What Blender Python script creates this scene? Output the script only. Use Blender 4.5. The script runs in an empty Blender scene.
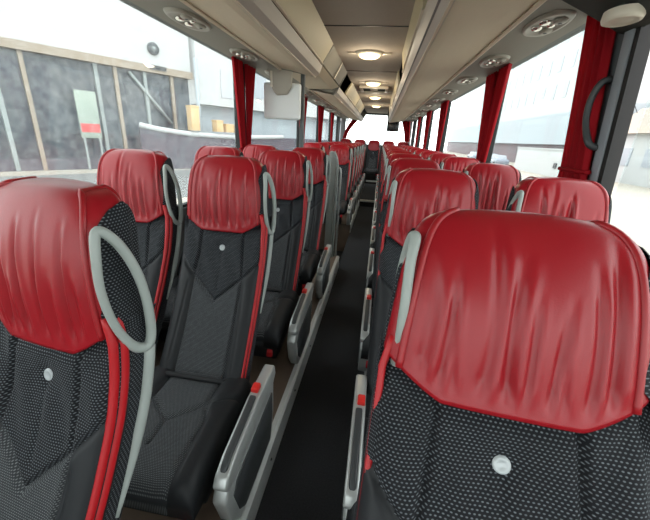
import bpy, bmesh, math, random
import numpy as np
from mathutils import Matrix, Vector

random.seed(4)
scene = bpy.context.scene
COL = scene.collection
pi = math.pi

# ------------------------------------------------------------------ helpers
def lin(c):
    return tuple(((v / 255) / 12.92 if v / 255 <= .04045 else ((v / 255 + .055) / 1.055) ** 2.4) for v in c)

def mat(name, rgb, rough=.5, metal=0., spec=.5, coat=0., noise=0., nscale=30., bump=0., bscale=200., emit=None, estr=0., sheen=0.):
    m = bpy.data.materials.new(name); m.use_nodes = True
    nt = m.node_tree; b = nt.nodes['Principled BSDF']
    c = lin(rgb)
    b.inputs['Base Color'].default_value = (*c, 1)
    b.inputs['Roughness'].default_value = rough
    b.inputs['Metallic'].default_value = metal
    b.inputs['Specular IOR Level'].default_value = spec
    b.inputs['Coat Weight'].default_value = coat
    if sheen: b.inputs['Sheen Weight'].default_value = sheen
    tc = nt.nodes.new('ShaderNodeTexCoord')
    if noise:
        n = nt.nodes.new('ShaderNodeTexNoise'); n.inputs['Scale'].default_value = nscale; n.inputs['Detail'].default_value = 4
        nt.links.new(tc.outputs['Object'], n.inputs['Vector'])
        r = nt.nodes.new('ShaderNodeMix'); r.data_type = 'RGBA'
        r.inputs['A'].default_value = (*[v * (1 - noise) for v in c], 1)
        r.inputs['B'].default_value = (*[min(1, v * (1 + noise)) for v in c], 1)
        nt.links.new(n.outputs['Fac'], r.inputs['Factor']); nt.links.new(r.outputs['Result'], b.inputs['Base Color'])
    if bump:
        n2 = nt.nodes.new('ShaderNodeTexNoise'); n2.inputs['Scale'].default_value = bscale
        nt.links.new(tc.outputs['Object'], n2.inputs['Vector'])
        bp = nt.nodes.new('ShaderNodeBump'); bp.inputs['Strength'].default_value = bump; bp.inputs['Distance'].default_value = .002
        nt.links.new(n2.outputs['Fac'], bp.inputs['Height']); nt.links.new(bp.outputs['Normal'], b.inputs['Normal'])
    if emit:
        b.inputs['Emission Color'].default_value = (*lin(emit), 1); b.inputs['Emission Strength'].default_value = estr
    return m

def fabric_mat(name, base, dot, pitch=.0052, size=.36):
    """woven upholstery: light flecks in a staggered grid on a dark ground (object space, seat-sized)"""
    m = bpy.data.materials.new(name); m.use_nodes = True
    nt = m.node_tree; b = nt.nodes['Principled BSDF']; L = nt.links.new
    uv = nt.nodes.new('ShaderNodeUVMap')
    sep = nt.nodes.new('ShaderNodeSeparateXYZ'); L(uv.outputs['UV'], sep.inputs['Vector'])
    def mth(op, a, bv=None):
        n = nt.nodes.new('ShaderNodeMath'); n.operation = op
        if isinstance(a, (int, float)): n.inputs[0].default_value = a
        else: L(a, n.inputs[0])
        if bv is not None:
            if isinstance(bv, (int, float)): n.inputs[1].default_value = bv
            else: L(bv, n.inputs[1])
        return n.outputs[0]
    u = mth('MULTIPLY', sep.outputs['X'], 1 / pitch); v = mth('MULTIPLY', sep.outputs['Y'], 1 / (pitch * .8))
    row = mth('FLOOR', v); odd = mth('MULTIPLY', mth('MODULO', row, 2.), .5)
    fu = mth('SUBTRACT', mth('FRACT', mth('ADD', u, odd)), .5); fv = mth('SUBTRACT', mth('FRACT', v), .5)
    d = mth('SQRT', mth('ADD', mth('MULTIPLY', fu, fu), mth('MULTIPLY', mth('MULTIPLY', fv, fv), 1.6)))
    ramp = nt.nodes.new('ShaderNodeMapRange'); ramp.inputs['From Min'].default_value = size; ramp.inputs['From Max'].default_value = size - .16
    L(d, ramp.inputs['Value'])
    wn = nt.nodes.new('ShaderNodeTexNoise'); wn.inputs['Scale'].default_value = 60.; L(uv.outputs['UV'], wn.inputs['Vector'])
    fac = mth('MULTIPLY', ramp.outputs['Result'], mth('ADD', mth('MULTIPLY', wn.outputs['Fac'], .8), .45))
    mx = nt.nodes.new('ShaderNodeMix'); mx.data_type = 'RGBA'
    mx.inputs['A'].default_value = (*lin(base), 1); mx.inputs['B'].default_value = (*lin(dot), 1)
    L(fac, mx.inputs['Factor']); L(mx.outputs['Result'], b.inputs['Base Color'])
    b.inputs['Roughness'].default_value = .85; b.inputs['Specular IOR Level'].default_value = .25
    bp = nt.nodes.new('ShaderNodeBump'); bp.inputs['Strength'].default_value = .35; bp.inputs['Distance'].default_value = .001
    L(ramp.outputs['Result'], bp.inputs['Height']); L(bp.outputs['Normal'], b.inputs['Normal'])
    return m

def glass_mat(name, tint=(245, 250, 250), dirt=0., gloss=.05, smear=(200, 205, 205)):
    m = bpy.data.materials.new(name); m.use_nodes = True
    nt = m.node_tree; nt.nodes.remove(nt.nodes['Principled BSDF']); out = nt.nodes['Material Output']; L = nt.links.new
    t = nt.nodes.new('ShaderNodeBsdfTransparent'); t.inputs['Color'].default_value = (*lin(tint), 1)
    g = nt.nodes.new('ShaderNodeBsdfGlossy'); g.inputs['Roughness'].default_value = .02
    mx = nt.nodes.new('ShaderNodeMixShader'); mx.inputs['Fac'].default_value = gloss
    L(t.outputs[0], mx.inputs[1]); L(g.outputs[0], mx.inputs[2])
    last = mx
    if dirt:
        d = nt.nodes.new('ShaderNodeBsdfTranslucent'); d.inputs['Color'].default_value = (*lin(smear), 1)
        tc = nt.nodes.new('ShaderNodeTexCoord')
        n = nt.nodes.new('ShaderNodeTexNoise'); n.inputs['Scale'].default_value = 28.; n.inputs['Detail'].default_value = 8; n.inputs['Roughness'].default_value = .75
        L(tc.outputs['Object'], n.inputs['Vector'])
        r = nt.nodes.new('ShaderNodeMapRange'); r.inputs['From Min'].default_value = .42; r.inputs['From Max'].default_value = .75
        r.inputs['To Min'].default_value = dirt * .35; r.inputs['To Max'].default_value = dirt * 2.2
        L(n.outputs['Fac'], r.inputs['Value'])
        m2 = nt.nodes.new('ShaderNodeMixShader'); L(r.outputs['Result'], m2.inputs['Fac']); L(mx.outputs[0], m2.inputs[1]); L(d.outputs[0], m2.inputs[2])
        last = m2
    L(last.outputs[0], out.inputs['Surface'])
    return m

def mesh_obj(name, verts, faces, mats, parent=None, smooth=True, uvs=None, midx=None, loc=None):
    me = bpy.data.meshes.new(name)
    me.from_pydata([tuple(map(float, v)) for v in verts], [], faces)
    for m in (mats if isinstance(mats, (list, tuple)) else [mats]): me.materials.append(m)
    if midx is not None: me.polygons.foreach_set('material_index', midx)
    me.polygons.foreach_set('use_smooth', [smooth] * len(me.polygons))
    if uvs is not None:
        lay = me.uv_layers.new(name='UVMap')
        for lp in me.loops: lay.data[lp.index].uv = uvs[lp.vertex_index]
    me.update()
    o = bpy.data.objects.new(name, me); COL.objects.link(o)
    if parent is not None: o.parent = parent
    if loc: o.location = loc
    return o

def bm_obj(name, bm, m, parent=None, smooth=False, loc=None, angle=40):
    me = bpy.data.meshes.new(name); bm.normal_update(); bm.to_mesh(me); bm.free()
    for mm in (m if isinstance(m, (list, tuple)) else [m]): me.materials.append(mm)
    if smooth:
        me.polygons.foreach_set('use_smooth', [True] * len(me.polygons))
        try: me.set_sharp_from_angle(angle=math.radians(angle))
        except Exception: pass
    o = bpy.data.objects.new(name, me); COL.objects.link(o)
    if parent is not None: o.parent = parent
    if loc: o.location = loc
    return o

def add_box(bm, lo, hi, bevel=0., seg=2):
    b2 = bmesh.new()
    bmesh.ops.create_cube(b2, size=1)
    for v in b2.verts:
        v.co = Vector([lo[i] + (v.co[i] + .5) * (hi[i] - lo[i]) for i in range(3)])
    if bevel: bmesh.ops.bevel(b2, geom=b2.edges[:], offset=bevel, segments=seg, profile=.5, affect='EDGES')
    me = bpy.data.meshes.new('tmp'); b2.to_mesh(me); b2.free(); bm.from_mesh(me); bpy.data.meshes.remove(me)

def box(name, lo, hi, m, parent=None, bevel=0., seg=2, loc=None):
    bm = bmesh.new(); add_box(bm, lo, hi, bevel, seg)
    return bm_obj(name, bm, m, parent, smooth=bevel > 0, loc=loc)

def prism(name, pts, axis, a, b, m, parent=None, bevel=0., seg=2, loc=None):
    """polygon in the plane across `axis`, extruded from a to b. axis 'x': pts are (y,z); 'y': (x,z); 'z': (x,y)"""
    bm = bmesh.new()
    def mk(p, t): return {'x': (t, p[0], p[1]), 'y': (p[0], t, p[1]), 'z': (p[0], p[1], t)}[axis]
    A = [bm.verts.new(mk(p, a)) for p in pts]; B = [bm.verts.new(mk(p, b)) for p in pts]
    n = len(pts)
    bm.faces.new(A[::-1]); bm.faces.new(B)
    for i in range(n): bm.faces.new((A[i], A[(i + 1) % n], B[(i + 1) % n], B[i]))
    bmesh.ops.recalc_face_normals(bm, faces=bm.faces[:])
    if bevel: bmesh.ops.bevel(bm, geom=bm.edges[:], offset=bevel, segments=seg, profile=.5, affect='EDGES')
    return bm_obj(name, bm, m, parent, smooth=bevel > 0, loc=loc)

def tube_geo(pts, rad, n=10, closed=False, flat=None):
    pts = [Vector(p) for p in pts]; N = len(pts)
    if not hasattr(rad, '__len__'): rad = [rad] * N
    V = []; F = []; up = None
    for i, p in enumerate(pts):
        a = pts[(i - 1) % N] if (closed or i > 0) else p; b = pts[(i + 1) % N] if (closed or i < N - 1) else p
        t = (b - a).normalized()
        if up is None:
            up = Vector((0, 0, 1)) if abs(t.z) < .9 else Vector((1, 0, 0))
        s = t.cross(up).normalized(); up2 = s.cross(t).normalized(); up = up2
        for k in range(n):
            an = 2 * pi * k / n
            f = flat if flat else 1.
            V.append(p + s * (math.cos(an) * rad[i]) + up2 * (math.sin(an) * rad[i] * f))
    for i in range(N if closed else N - 1):
        for k in range(n):
            j = (i + 1) % N
            F.append((i * n + k, i * n + (k + 1) % n, j * n + (k + 1) % n, j * n + k))
    if not closed:
        F.append(tuple(range(n))[::-1]); F.append(tuple((N - 1) * n + k for k in range(n)))
    return V, F

def tube(name, pts, rad, m, parent=None, n=10, closed=False, loc=None):
    V, F = tube_geo(pts, rad, n, closed)
    o = mesh_obj(name, V, F, m, parent, loc=loc)
    return o

def smooth_path(pts, n=6, closed=False):
    """Catmull-Rom through pts"""
    P = [np.array(p, float) for p in pts]; N = len(P); out = []
    for i in range(N if closed else N - 1):
        p0 = P[(i - 1) % N] if closed or i > 0 else P[0]; p1 = P[i]; p2 = P[(i + 1) % N]
        p3 = P[(i + 2) % N] if closed or i + 2 < N else P[-1]
        for k in range(n):
            t = k / n
            out.append(.5 * (2 * p1 + (p2 - p0) * t + (2 * p0 - 5 * p1 + 4 * p2 - p3) * t * t + (3 * p1 - p0 - 3 * p2 + p3) * t ** 3))
    if not closed: out.append(P[-1])
    return out

def empty(name, loc=(0, 0, 0), label=None, cat=None, group=None, kind=None, rotz=0.):
    o = bpy.data.objects.new(name, None); COL.objects.link(o); o.location = loc; o.rotation_euler = (0, 0, rotz)
    return tag(o, label, cat, group, kind)

def tag(o, label=None, cat=None, group=None, kind=None):
    if label: o['label'] = label
    if cat: o['category'] = cat
    if group: o['group'] = group
    if kind: o['kind'] = kind
    return o

def struct(o, label=None):
    o['kind'] = 'structure'
    if label: o['label'] = label
    return o

def ORD(i): return ['first', 'second', 'third', 'fourth', 'fifth', 'sixth', 'seventh', 'eighth', 'ninth', 'tenth', 'eleventh', 'twelfth'][i]

# ------------------------------------------------------------------ materials
M = {}
M['leather'] = mat('red_leather', (146, 20, 30), rough=.33, spec=.38, noise=.07, nscale=9, bump=.10, bscale=420)
M['piping'] = mat('red_piping', (150, 22, 30), rough=.42)
M['red'] = mat('red_vinyl_stripe', (168, 5, 18), rough=.5)
M['dots'] = fabric_mat('flecked_charcoal_cloth', (20, 21, 25), (102, 107, 112), size=.34, pitch=.0062)
M['centre'] = fabric_mat('grey_centre_cloth', (44, 46, 49), (108, 111, 113), pitch=.005, size=.38)
M['smooth'] = mat('charcoal_vinyl', (29, 31, 34), rough=.55, spec=.3, noise=.15, nscale=20)
M['plastic'] = mat('light_grey_plastic', (150, 157, 153), rough=.45)
M['dkplastic'] = mat('dark_grey_plastic', (52, 55, 57), rough=.5)
M['silver'] = mat('silver_painted_plastic', (176, 179, 178), rough=.32, metal=.4)
M['alu'] = mat('aluminium_edge', (200, 203, 202), rough=.4, metal=.15, noise=.08, nscale=8)
M['button'] = mat('clear_button', (165, 170, 172), rough=.15, spec=.7)
M['redbtn'] = mat('red_button', (205, 40, 35), rough=.4)
M['black'] = mat('black_rubber', (20, 21, 22), rough=.7)
M['belt'] = mat('black_webbing', (22, 23, 26), rough=.8)
M['carpet'] = mat('black_carpet', (48, 49, 52), rough=.95, spec=.15, noise=.5, nscale=160, bump=.6, bscale=300)
M['vinyl'] = mat('brown_floor_vinyl', (104, 88, 76), rough=.6, noise=.12, nscale=14)
M['trimgrey'] = mat('grey_wall_trim', (92, 97, 98), rough=.6)
M['pillar'] = mat('dark_pillar_cover', (70, 76, 80), rough=.55)
M['pillarlt'] = mat('grey_pillar_profile', (138, 144, 150), rough=.45)
M['rackunder'] = mat('beige_rack_underside', (196, 182, 160), rough=.75, noise=.04, nscale=60, bump=.15, bscale=600)
M['lip'] = mat('warm_grey_rack_lip', (176, 168, 160), rough=.5)
M['rackedge'] = mat('pale_rack_edge', (205, 192, 172), rough=.45)
M['flap'] = mat('cream_locker_flap', (192, 180, 148), rough=.55)
M['dark'] = mat('dark_rack_inside', (48, 52, 48), rough=.8)
M['ceiling'] = mat('taupe_ceiling_cloth', (174, 164, 153), rough=.9, noise=.05, nscale=40)
M['service'] = mat('grey_service_panel', (128, 125, 116), rough=.65)
M['housing'] = mat('cream_lamp_housing', (212, 205, 190), rough=.35)
M['psu'] = mat('stone_grey_lamp_bezel', (150, 146, 136), rough=.4)
M['chrome'] = mat('bright_reflector', (225, 222, 215), rough=.15, metal=.9)
M['lampglow'] = mat('warm_lamp_lens', (255, 236, 190), rough=.4, emit=(255, 226, 165), estr=2.6)
M['curtain'] = mat('dark_red_curtain', (150, 14, 26), rough=.8, spec=.2, noise=.12, nscale=12)
M['white'] = mat('white_plastic', (222, 226, 228), rough=.4)
M['monback'] = mat('pale_monitor_shell', (236, 240, 240), rough=.5)
M['screen'] = mat('black_screen', (14, 16, 16), rough=.25)
M['tan'] = mat('beige_bracket', (170, 164, 152), rough=.5)
M['glass'] = glass_mat('window_glass', dirt=.012)
M['dirtyglass'] = glass_mat('dusty_window_glass', dirt=.05, smear=(225, 228, 228))

# curtain cloth lets a little light through
def translucent(m, f=.25):
    nt = m.node_tree; b = nt.nodes['Principled BSDF']; out = nt.nodes['Material Output']
    t = nt.nodes.new('ShaderNodeBsdfTranslucent'); t.inputs['Color'].default_value = (*lin((200, 10, 28)), 1)
    mx = nt.nodes.new('ShaderNodeMixShader'); mx.inputs['Fac'].default_value = f
    nt.links.new(b.outputs[0], mx.inputs[1]); nt.links.new(t.outputs[0], mx.inputs[2]); nt.links.new(mx.outputs[0], out.inputs['Surface'])
translucent(M['curtain'])

# ------------------------------------------------------------------ the seat (local: x across, y towards the rear, z up from the platform)
PL = .12          # platform height above the aisle floor
ZP = np.array([.24, .30, .36, .42, .55, .69, .80, .88, .95, 1.02, 1.09, 1.15, 1.19, 1.23]) - PL
YP = np.array([.115, .125, .14, .17, .26, .345, .402, .430, .443, .450, .459, .472, .486, .505])
# smooth the profile once on a fine grid
_zz = np.linspace(ZP[0], ZP[-1], 400); _yy = np.interp(_zz, ZP, YP)
_ker = np.hanning(41); _ker /= _ker.sum()
_yy = np.convolve(np.pad(_yy, 20, mode='reflect', reflect_type='odd'), _ker, mode='valid')
def prof(z): return float(np.interp(z, _zz, _yy))
def profv(z): return np.interp(z, _zz, _yy)

def zseam(x):
    ax = abs(x)
    base = .918 - PL
    if ax > .085: base += .052 * min(1, ((ax - .085) / .085)) ** 1.2
    return base

def seg_dist(x, z, a, b):
    ax, az = a; bx, bz = b
    dx, dz = bx - ax, bz - az
    t = max(0, min(1, ((x - ax) * dx + (z - az) * dz) / (dx * dx + dz * dz)))
    return math.hypot(x - ax - t * dx, z - az - t * dz)

def grid_faces(nr, nc, closed=False):
    F = []
    for i in range(nr - 1):
        for j in range(nc if closed else nc - 1):
            k = (j + 1) % nc
            F.append((i * nc + j, i * nc + k, (i + 1) * nc + k, (i + 1) * nc + j))
    return F

def make_backrest(parent):
    xs = np.linspace(-.165, .165, 83)
    cols = [(-.178, .085), (-.178, .06), (-.178, .035), (-.175, .018)] + [(x, 0.) for x in xs] + [(.175, .018), (.178, .035), (.178, .06), (.178, .085)]
    nz = 118
    V = []; UV = []
    z0 = .30 - PL
    for i in range(nz):
        t = i / (nz - 1)
        for (x, sd) in cols:
            zt = zseam(x) + .010
            z = z0 + (zt - z0) * t
            y = prof(z) + sd
            ax = abs(x)
            if sd == 0:
                # bolsters stand proud, the centre is dished
                b = min(1, max(0, (ax - .075) / .055)); b = b * b * (3 - 2 * b)
                y -= .016 * b * (1 - t ** 3)
                if ax > .135: y += .022 * (1 - math.sqrt(max(0, 1 - ((ax - .135) / .031) ** 2)))
                zw = z + PL
                g = 0
                for s in (-1, 1):
                    for a, c in (((s * .088, .94), (s * .092, .84)), ((s * .092, .84), (s * .102, .742)), ((s * .102, .742), (0, .655)),
                                 ((s * .17, .812), (s * .102, .742)), ((s * .102, .742), (s * .100, .30)), ((s * .118, .72), (s * .135, .30))):
                        w = .0055 if abs(a[0]) != .118 else .004
                        dp = .0115 if abs(a[0]) != .118 else .004
                        d = seg_dist(x, zw, a, c); g = max(g, dp * math.exp(-(d / w) ** 2))
                y += g
                y += .013 * math.exp(-((x / .026) ** 2 + ((zw - .850) / .026) ** 2))
                d = seg_dist(x, zw, (0, .85), (.004, .70)); y += .003 * math.exp(-(d / .006) ** 2)
                y += .002 * math.sin(x * 90 + zw * 35) * math.exp(-((zw - .80) / .08) ** 2)
            if sd == 0 and t > .84 and ax > .10: y += .020 * min(1, (t - .84) / .09) ** 1.5 * min(1, (ax - .10) / .04)
            if t > .945: y += .024 * ((t - .945) / .055)
            V.append((x, y, z)); UV.append((x if sd == 0 else x + math.copysign(sd, x), z * 1.06))
    F = grid_faces(nz, len(cols)); mi = []
    for f in F:
        cx = sum(V[i][0] for i in f) / 4; cz = sum(V[i][2] for i in f) / 4 + PL; ax = abs(cx)
        if ax > .102 and cz < .742 + (ax - .102) * 1.03: mi.append(1)
        elif cz < .655 + ax * .853: mi.append(2)
        else: mi.append(0)
    return mesh_obj('backrest', V, F, [M['dots'], M['smooth'], M['centre']], parent, uvs=UV, midx=mi)

def ring_superellipse(a, b, n, N):
    th = np.linspace(0, 2 * pi, 4000, endpoint=False)
    x = a * np.sign(np.cos(th)) * np.abs(np.cos(th)) ** (2 / n); y = b * np.sign(np.sin(th)) * np.abs(np.sin(th)) ** (2 / n)
    dx = np.diff(np.r_[x, x[0]]); dy = np.diff(np.r_[y, y[0]]); s = np.r_[0, np.cumsum(np.hypot(dx, dy))]
    t = np.linspace(0, s[-1], N, endpoint=False)
    return np.interp(t, s, np.r_[x, x[0]]), np.interp(t, s, np.r_[y, y[0]])

HA, HB = .172, .050        # headrest half width and half depth
ZT = 1.208 - PL
def head_k(tau, p=7.5): return max(0., 1 - tau ** p) ** (1 / p)
def head_half(z):
    tau = max(0, min(1, (z - (.93 - PL)) / (ZT - (.93 - PL))))
    return (HA - .019 * tau) * head_k(tau)

def make_headrest(parent, seed):
    rnd = random.Random(seed)
    NC = 250
    rx, ry = ring_superellipse(1, 1, 3.6, NC)
    # arc-length parameter must follow the real aspect
    rx, ry = ring_superellipse(HA, HB, 4.0, NC); rx /= HA; ry /= HB
    taus = list(np.linspace(0, .86, 40)) + [1 - .14 * (1 - s) ** 2.2 for s in np.linspace(.06, 1, 16)]
    creases = []
    n = rnd.randint(8, 11)
    for i in range(n):
        x0 = -.125 + .25 * (i + rnd.uniform(.1, .9)) / n
        creases.append((x0, rnd.uniform(-.022, .012), rnd.uniform(.35, 1.0) * .0095, rnd.uniform(.0048, .0085), rnd.uniform(.55, 1.02), rnd.uniform(-.01, .01)))
    V = []; UV = []
    for i, tau in enumerate(taus):
        k = head_k(tau); kd = head_k(tau, 4.6)
        for j in range(NC):
            x = rx[j] * (HA - .019 * tau) * k
            zs = zseam(rx[j] * HA)
            zt = ZT - .014 * (x / .15) ** 2
            z = zs + (zt - zs) * tau
            puff = .010 * math.sin(min(1, tau / .55) * pi / 2) - .010 if tau < .55 else 0
            b = HB * kd + puff * .6
            y = prof(z) + HB + ry[j] * b
            front = ry[j] < 0
            if front:
                y -= .012 * (1 - (rx[j]) ** 2) * kd               # crowned front
                w = min(1, abs(ry[j]) * 1.0) ** 2
                for (x0, sl, dp, sg, end, bend) in creases:
                    xc = x0 + sl * tau + bend * math.sin(tau * 4)
                    e = math.exp(-((x - xc) / sg) ** 2); e2 = math.exp(-((x - xc - 1.7 * sg) / (sg * 1.1)) ** 2)
                    env = min(1, max(0, tau - .05) / .10) * max(0, min(1, (end - tau) / .22)) * (1.15 - .35 * tau)
                    y += dp * w * env * (e - .55 * e2)
            V.append((x, y, z)); UV.append((x, z))
    F = grid_faces(len(taus), NC, closed=True)
    F.append(tuple(range(NC))[::-1])
    return mesh_obj('headrest', V, F, M['leather'], parent, uvs=UV)

def make_head_piping(parent, s, head):
    """raised seam: follows the headrest's own surface up the front corner, over the top and a little down the back"""
    NC = 250; me = head.data; nt_rows = (len(me.vertices)) // NC
    row0 = [me.vertices[j].co for j in range(NC)]
    jf = min((j for j in range(NC) if row0[j].y < prof(row0[j].z) + HB * .5), key=lambda j: abs(row0[j].x - s * .146))
    jb = min((j for j in range(NC) if row0[j].y > prof(row0[j].z) + HB), key=lambda j: abs(row0[j].x - s * .146))
    up = [me.vertices[i * NC + jf].co.copy() for i in range(0, nt_rows - 5)]
    dn = [me.vertices[i * NC + jb].co.copy() for i in range(nt_rows - 6, 20, -1)]
    pts = []
    for p in up + dn:
        if not pts or (Vector(pts[-1]) - p).length > .006: pts.append(tuple(p))
    V, F = tube_geo(pts, .0056, 8)
    return mesh_obj('piping', V, F, M['piping'], parent)

def make_stripe(parent, s):
    V = []; F = []
    for dx, dy, r in (((.166, .014, .0085), (.171, .030, .0090)) if s > 0 else ((.168, .022, .006),)):
        pts = [(s * (dx - .001 + .003 * math.sin((z - .3) * 4) - .010 * max(0, (z + PL - .945) / .05)), prof(z) + dy, z) for z in np.linspace(.33 - PL, .995 - PL, 40)]
        v, f = tube_geo(pts, [r * min(1, .35 + (i / 6)) for i in range(40)], 10)
        o = len(V); V += v; F += [tuple(q + o for q in k) for k in f]
    return mesh_obj('edge_stripe', V, F, M['red'], parent)

def make_side_panel(parent, s):
    V = []; UV = []; nz, nu = 90, 18
    z0, z1 = .33 - PL, (1.182 if s > 0 else 1.165) - PL
    for i in range(nz):
        t = i / (nz - 1); z = z0 + (z1 - z0) * t
        zw = z + PL
        up = max(0, min(1, (zw - .935) / .05)); up = up * up * (3 - 2 * up)
        e = max(0, min(1, (1 - t) / .07)); rnd_ = math.sqrt(max(0, 1 - (1 - e) ** 2))
        f0 = .038 + (((.012 if s > 0 else .036)) - .038) * up; f1 = .098
        mid = (f0 + f1) / 2 + .012 * (1 - rnd_); half = (f1 - f0) / 2 * rnd_ + .001
        hw = head_half(z)
        for j in range(nu):
            u = j / (nu - 1) * 2 - 1
            off = mid + u * half
            q = max(-.985, min(.985, (off - HB) / HB))
            xb = (hw * (1 - abs(q) ** 4) ** .25) * up + .171 * (1 - up) if up > 0 else .171
            if q >= .6: xb = max(xb, hw * .95 * up + .171 * (1 - up))
            bul = (.0045 if up > .5 else .007) * (max(0, 1 - abs(u) ** 4.) ** .5)
            V.append((s * (xb + .0015 + bul), prof(z) + off, z)); UV.append((off, z))
    F = grid_faces(nz, nu)
    if s < 0: F = [f[::-1] for f in F]
    return mesh_obj('side_panel', V, F, M['dots'], parent, uvs=UV)

def make_shell(parent):
    V = []; nz, nc = 40, 28
    rx, ry = ring_superellipse(.158, .022, 4, nc)
    for i in range(nz):
        t = i / (nz - 1); z = (.27 + .70 * t) - PL
        k = min(1, .6 + (1 - t) * 4, .6 + t * 6)
        off = .088
        for j in range(nc):
            V.append((rx[j] * (.95 + .05 * k), prof(z) + off + .012 + ry[j] * k, z))
    F = grid_faces(nz, nc, True); F.append(tuple(range(nc))[::-1]); F.append(tuple((nz - 1) * nc + j for j in range(nc)))
    return mesh_obj('back_shell', V, F, M['plastic'], parent)

def make_handle(parent, s):
    x0 = .178 if s > 0 else .150
    bw = 1. if s > 0 else .6
    P = [(x0 - .004, .468, 1.150), (x0, .457, 1.115), (x0, .451, 1.06), (x0, .457, 1.0), (x0 + .001, .472, .95), (x0 + .003, .490, .918),
         (x0 + .008, .512, .912), (x0 + .013, .520, .945), (x0 + .017, .519, 1.01), (x0 + .016, .511, 1.07), (x0 + .010, .496, 1.12), (x0 + .002, .478, 1.150)]
    R_ = [.008, .0075, .007, .007, .008, .010, .010, .0095, .0085, .0085, .0085, .0085]
    pts = smooth_path([(s * (x0 + (p[0] - x0) * bw), p[1] + (0 if s > 0 else .006), p[2] - PL) for p in P], 5, closed=True)
    rr = []
    for i in range(len(R_)):
        for k in range(5): rr.append(R_[i] + (R_[(i + 1) % len(R_)] - R_[i]) * k / 5)
    V, F = tube_geo(pts, rr, 12, closed=True)
    h = mesh_obj('grab_handle', V, F, M['plastic'], parent)
    # lower edge strip that carries the loop down the shell
    pts = [(s * (x0 + .002), prof(z) + .082 - .03 * max(0, (.70 - z - PL)), z) for z in np.linspace(.60 - PL, .905 - PL, 14)]
    V, F = tube_geo(pts, [.004 + .008 * min(1, i / 6) for i in range(14)], 10)
    mesh_obj('handle_stem', V, F, M['plastic'], h)
    return h

def make_cushion(parent):
    nx, ny = 71, 71
    us = np.linspace(-1, 1, nx); vs = np.linspace(0, 1, ny)
    V = []; UV = []
    W = .206; y0, y1 = -.255, .215
    top = lambda y: .405 + .018 * (y - y0) / (y1 - y0) - PL
    for v in vs:
        ey = math.sin((v - .5) * pi) * .5 + .5
        yy = y0 + (y1 - y0) * (ey * .55 + v * .45)
        for u in us:
            e = math.sin(u * pi / 2) * .6 + u * .4
            x = W * e
            nxn = abs(x / W); nyn = abs((yy - (y0 + y1) / 2) / ((y1 - y0) / 2))
            hh = (max(0, 1 - nxn ** 9)) ** (1 / 4) * (max(0, 1 - (nyn ** 8 if yy < 0 else nyn ** 14))) ** (1 / 3.4)
            zt = top(yy); zb = .285 - PL + .02 * (1 - v)
            ax = abs(x)
            b = min(1, max(0, (ax - .085) / .05)); b = b * b * (3 - 2 * b)
            d = .012 * b
            g = 0
            for s in (-1, 1):
                for a, c in (((s * .098, .22), (s * .098, .04)), ((s * .098, .04), (0, -.045)), ((s * .098, .04), (s * .125, -.02)), ((s * .125, -.02), (s * .135, -.26)),
                             ((0, -.045), (0, -.13)), ((s * .098, .04), (s * .19, .09))):
                    g = max(g, .013 * math.exp(-(seg_dist(x, yy, a, c) / .0075) ** 2))
            z = zb + (zt + d - g - zb) * hh
            V.append((x, yy, z)); UV.append((x, yy))
    F = grid_faces(ny, nx)
    mi = []
    for f in F:
        cx = sum(V[i][0] for i in f) / 4; cy = sum(V[i][1] for i in f) / 4; ax = abs(cx)
        if cy > .04: mi.append(1 if ax > .098 else 0)
        else: mi.append(1 if ax > .125 + max(0, (-.02 - cy)) * .04 else 0)
    n = len(V)
    # closed underside
    border = [j for j in range(nx)] + [i * nx + nx - 1 for i in range(1, ny)] + [(ny - 1) * nx + j for j in range(nx - 2, -1, -1)] + [i * nx for i in range(ny - 2, 0, -1)]
    F.append(tuple(border[::-1])); mi.append(1)
    return mesh_obj('cushion', V, F, [M['centre'], M['smooth']], parent, uvs=UV, midx=mi)

def make_armrest(parent, s):
    ao = .045 if s > 0 else -.022
    a, b = s * (.198 + ao), s * (.240 + ao)
    lo, hi = min(a, b), max(a, b)
    z = PL
    body = prism('armrest', [(.250, .415 - z), (.235, .462 - z), (.05, .462 - z), (-.15, .432 - z), (-.195, .412 - z), (-.215, .385 - z), (-.195, .355 - z), (-.05, .365 - z), (.20, .375 - z)], 'x', lo, hi, M['silver'], parent, bevel=.008, seg=3)
    pad = []
    prism('arm_pad', [(.055, .460 - z), (.055, .474 - z), (-.14, .445 - z), (-.175, .430 - z), (-.192, .408 - z), (-.17, .405 - z)], 'x', lo + .010, hi - .010, M['dkplastic'], body, bevel=.006, seg=3)
    bt = box('release_button', (s * (.214 + ao) - .013, .075, .455 - z), (s * (.214 + ao) + .013, .112, .478 - z), M['redbtn'], body, bevel=.005)
    prism('side_cover', [(.235, .385 - z), (-.185, .360 - z), (-.210, .320 - z), (-.175, .20 - z), (-.12, .126 - z), (.20, .126 - z), (.235, .24 - z)], 'x', min(s * (.190 + ao), s * (.236 + ao)), max(s * (.190 + ao), s * (.236 + ao)), M['silver'], body, bevel=.010, seg=3)
    prism('cover_inset', [(.20, .360 - z), (-.14, .335 - z), (-.165, .30 - z), (-.13, .19 - z), (-.09, .15 - z), (.17, .15 - z), (.20, .25 - z)], 'x', min(s * (.23 + ao), s * (.2405 + ao)), max(s * (.23 + ao), s * (.2405 + ao)), M['dkplastic'], body, bevel=.003, seg=2)
    return body

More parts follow.
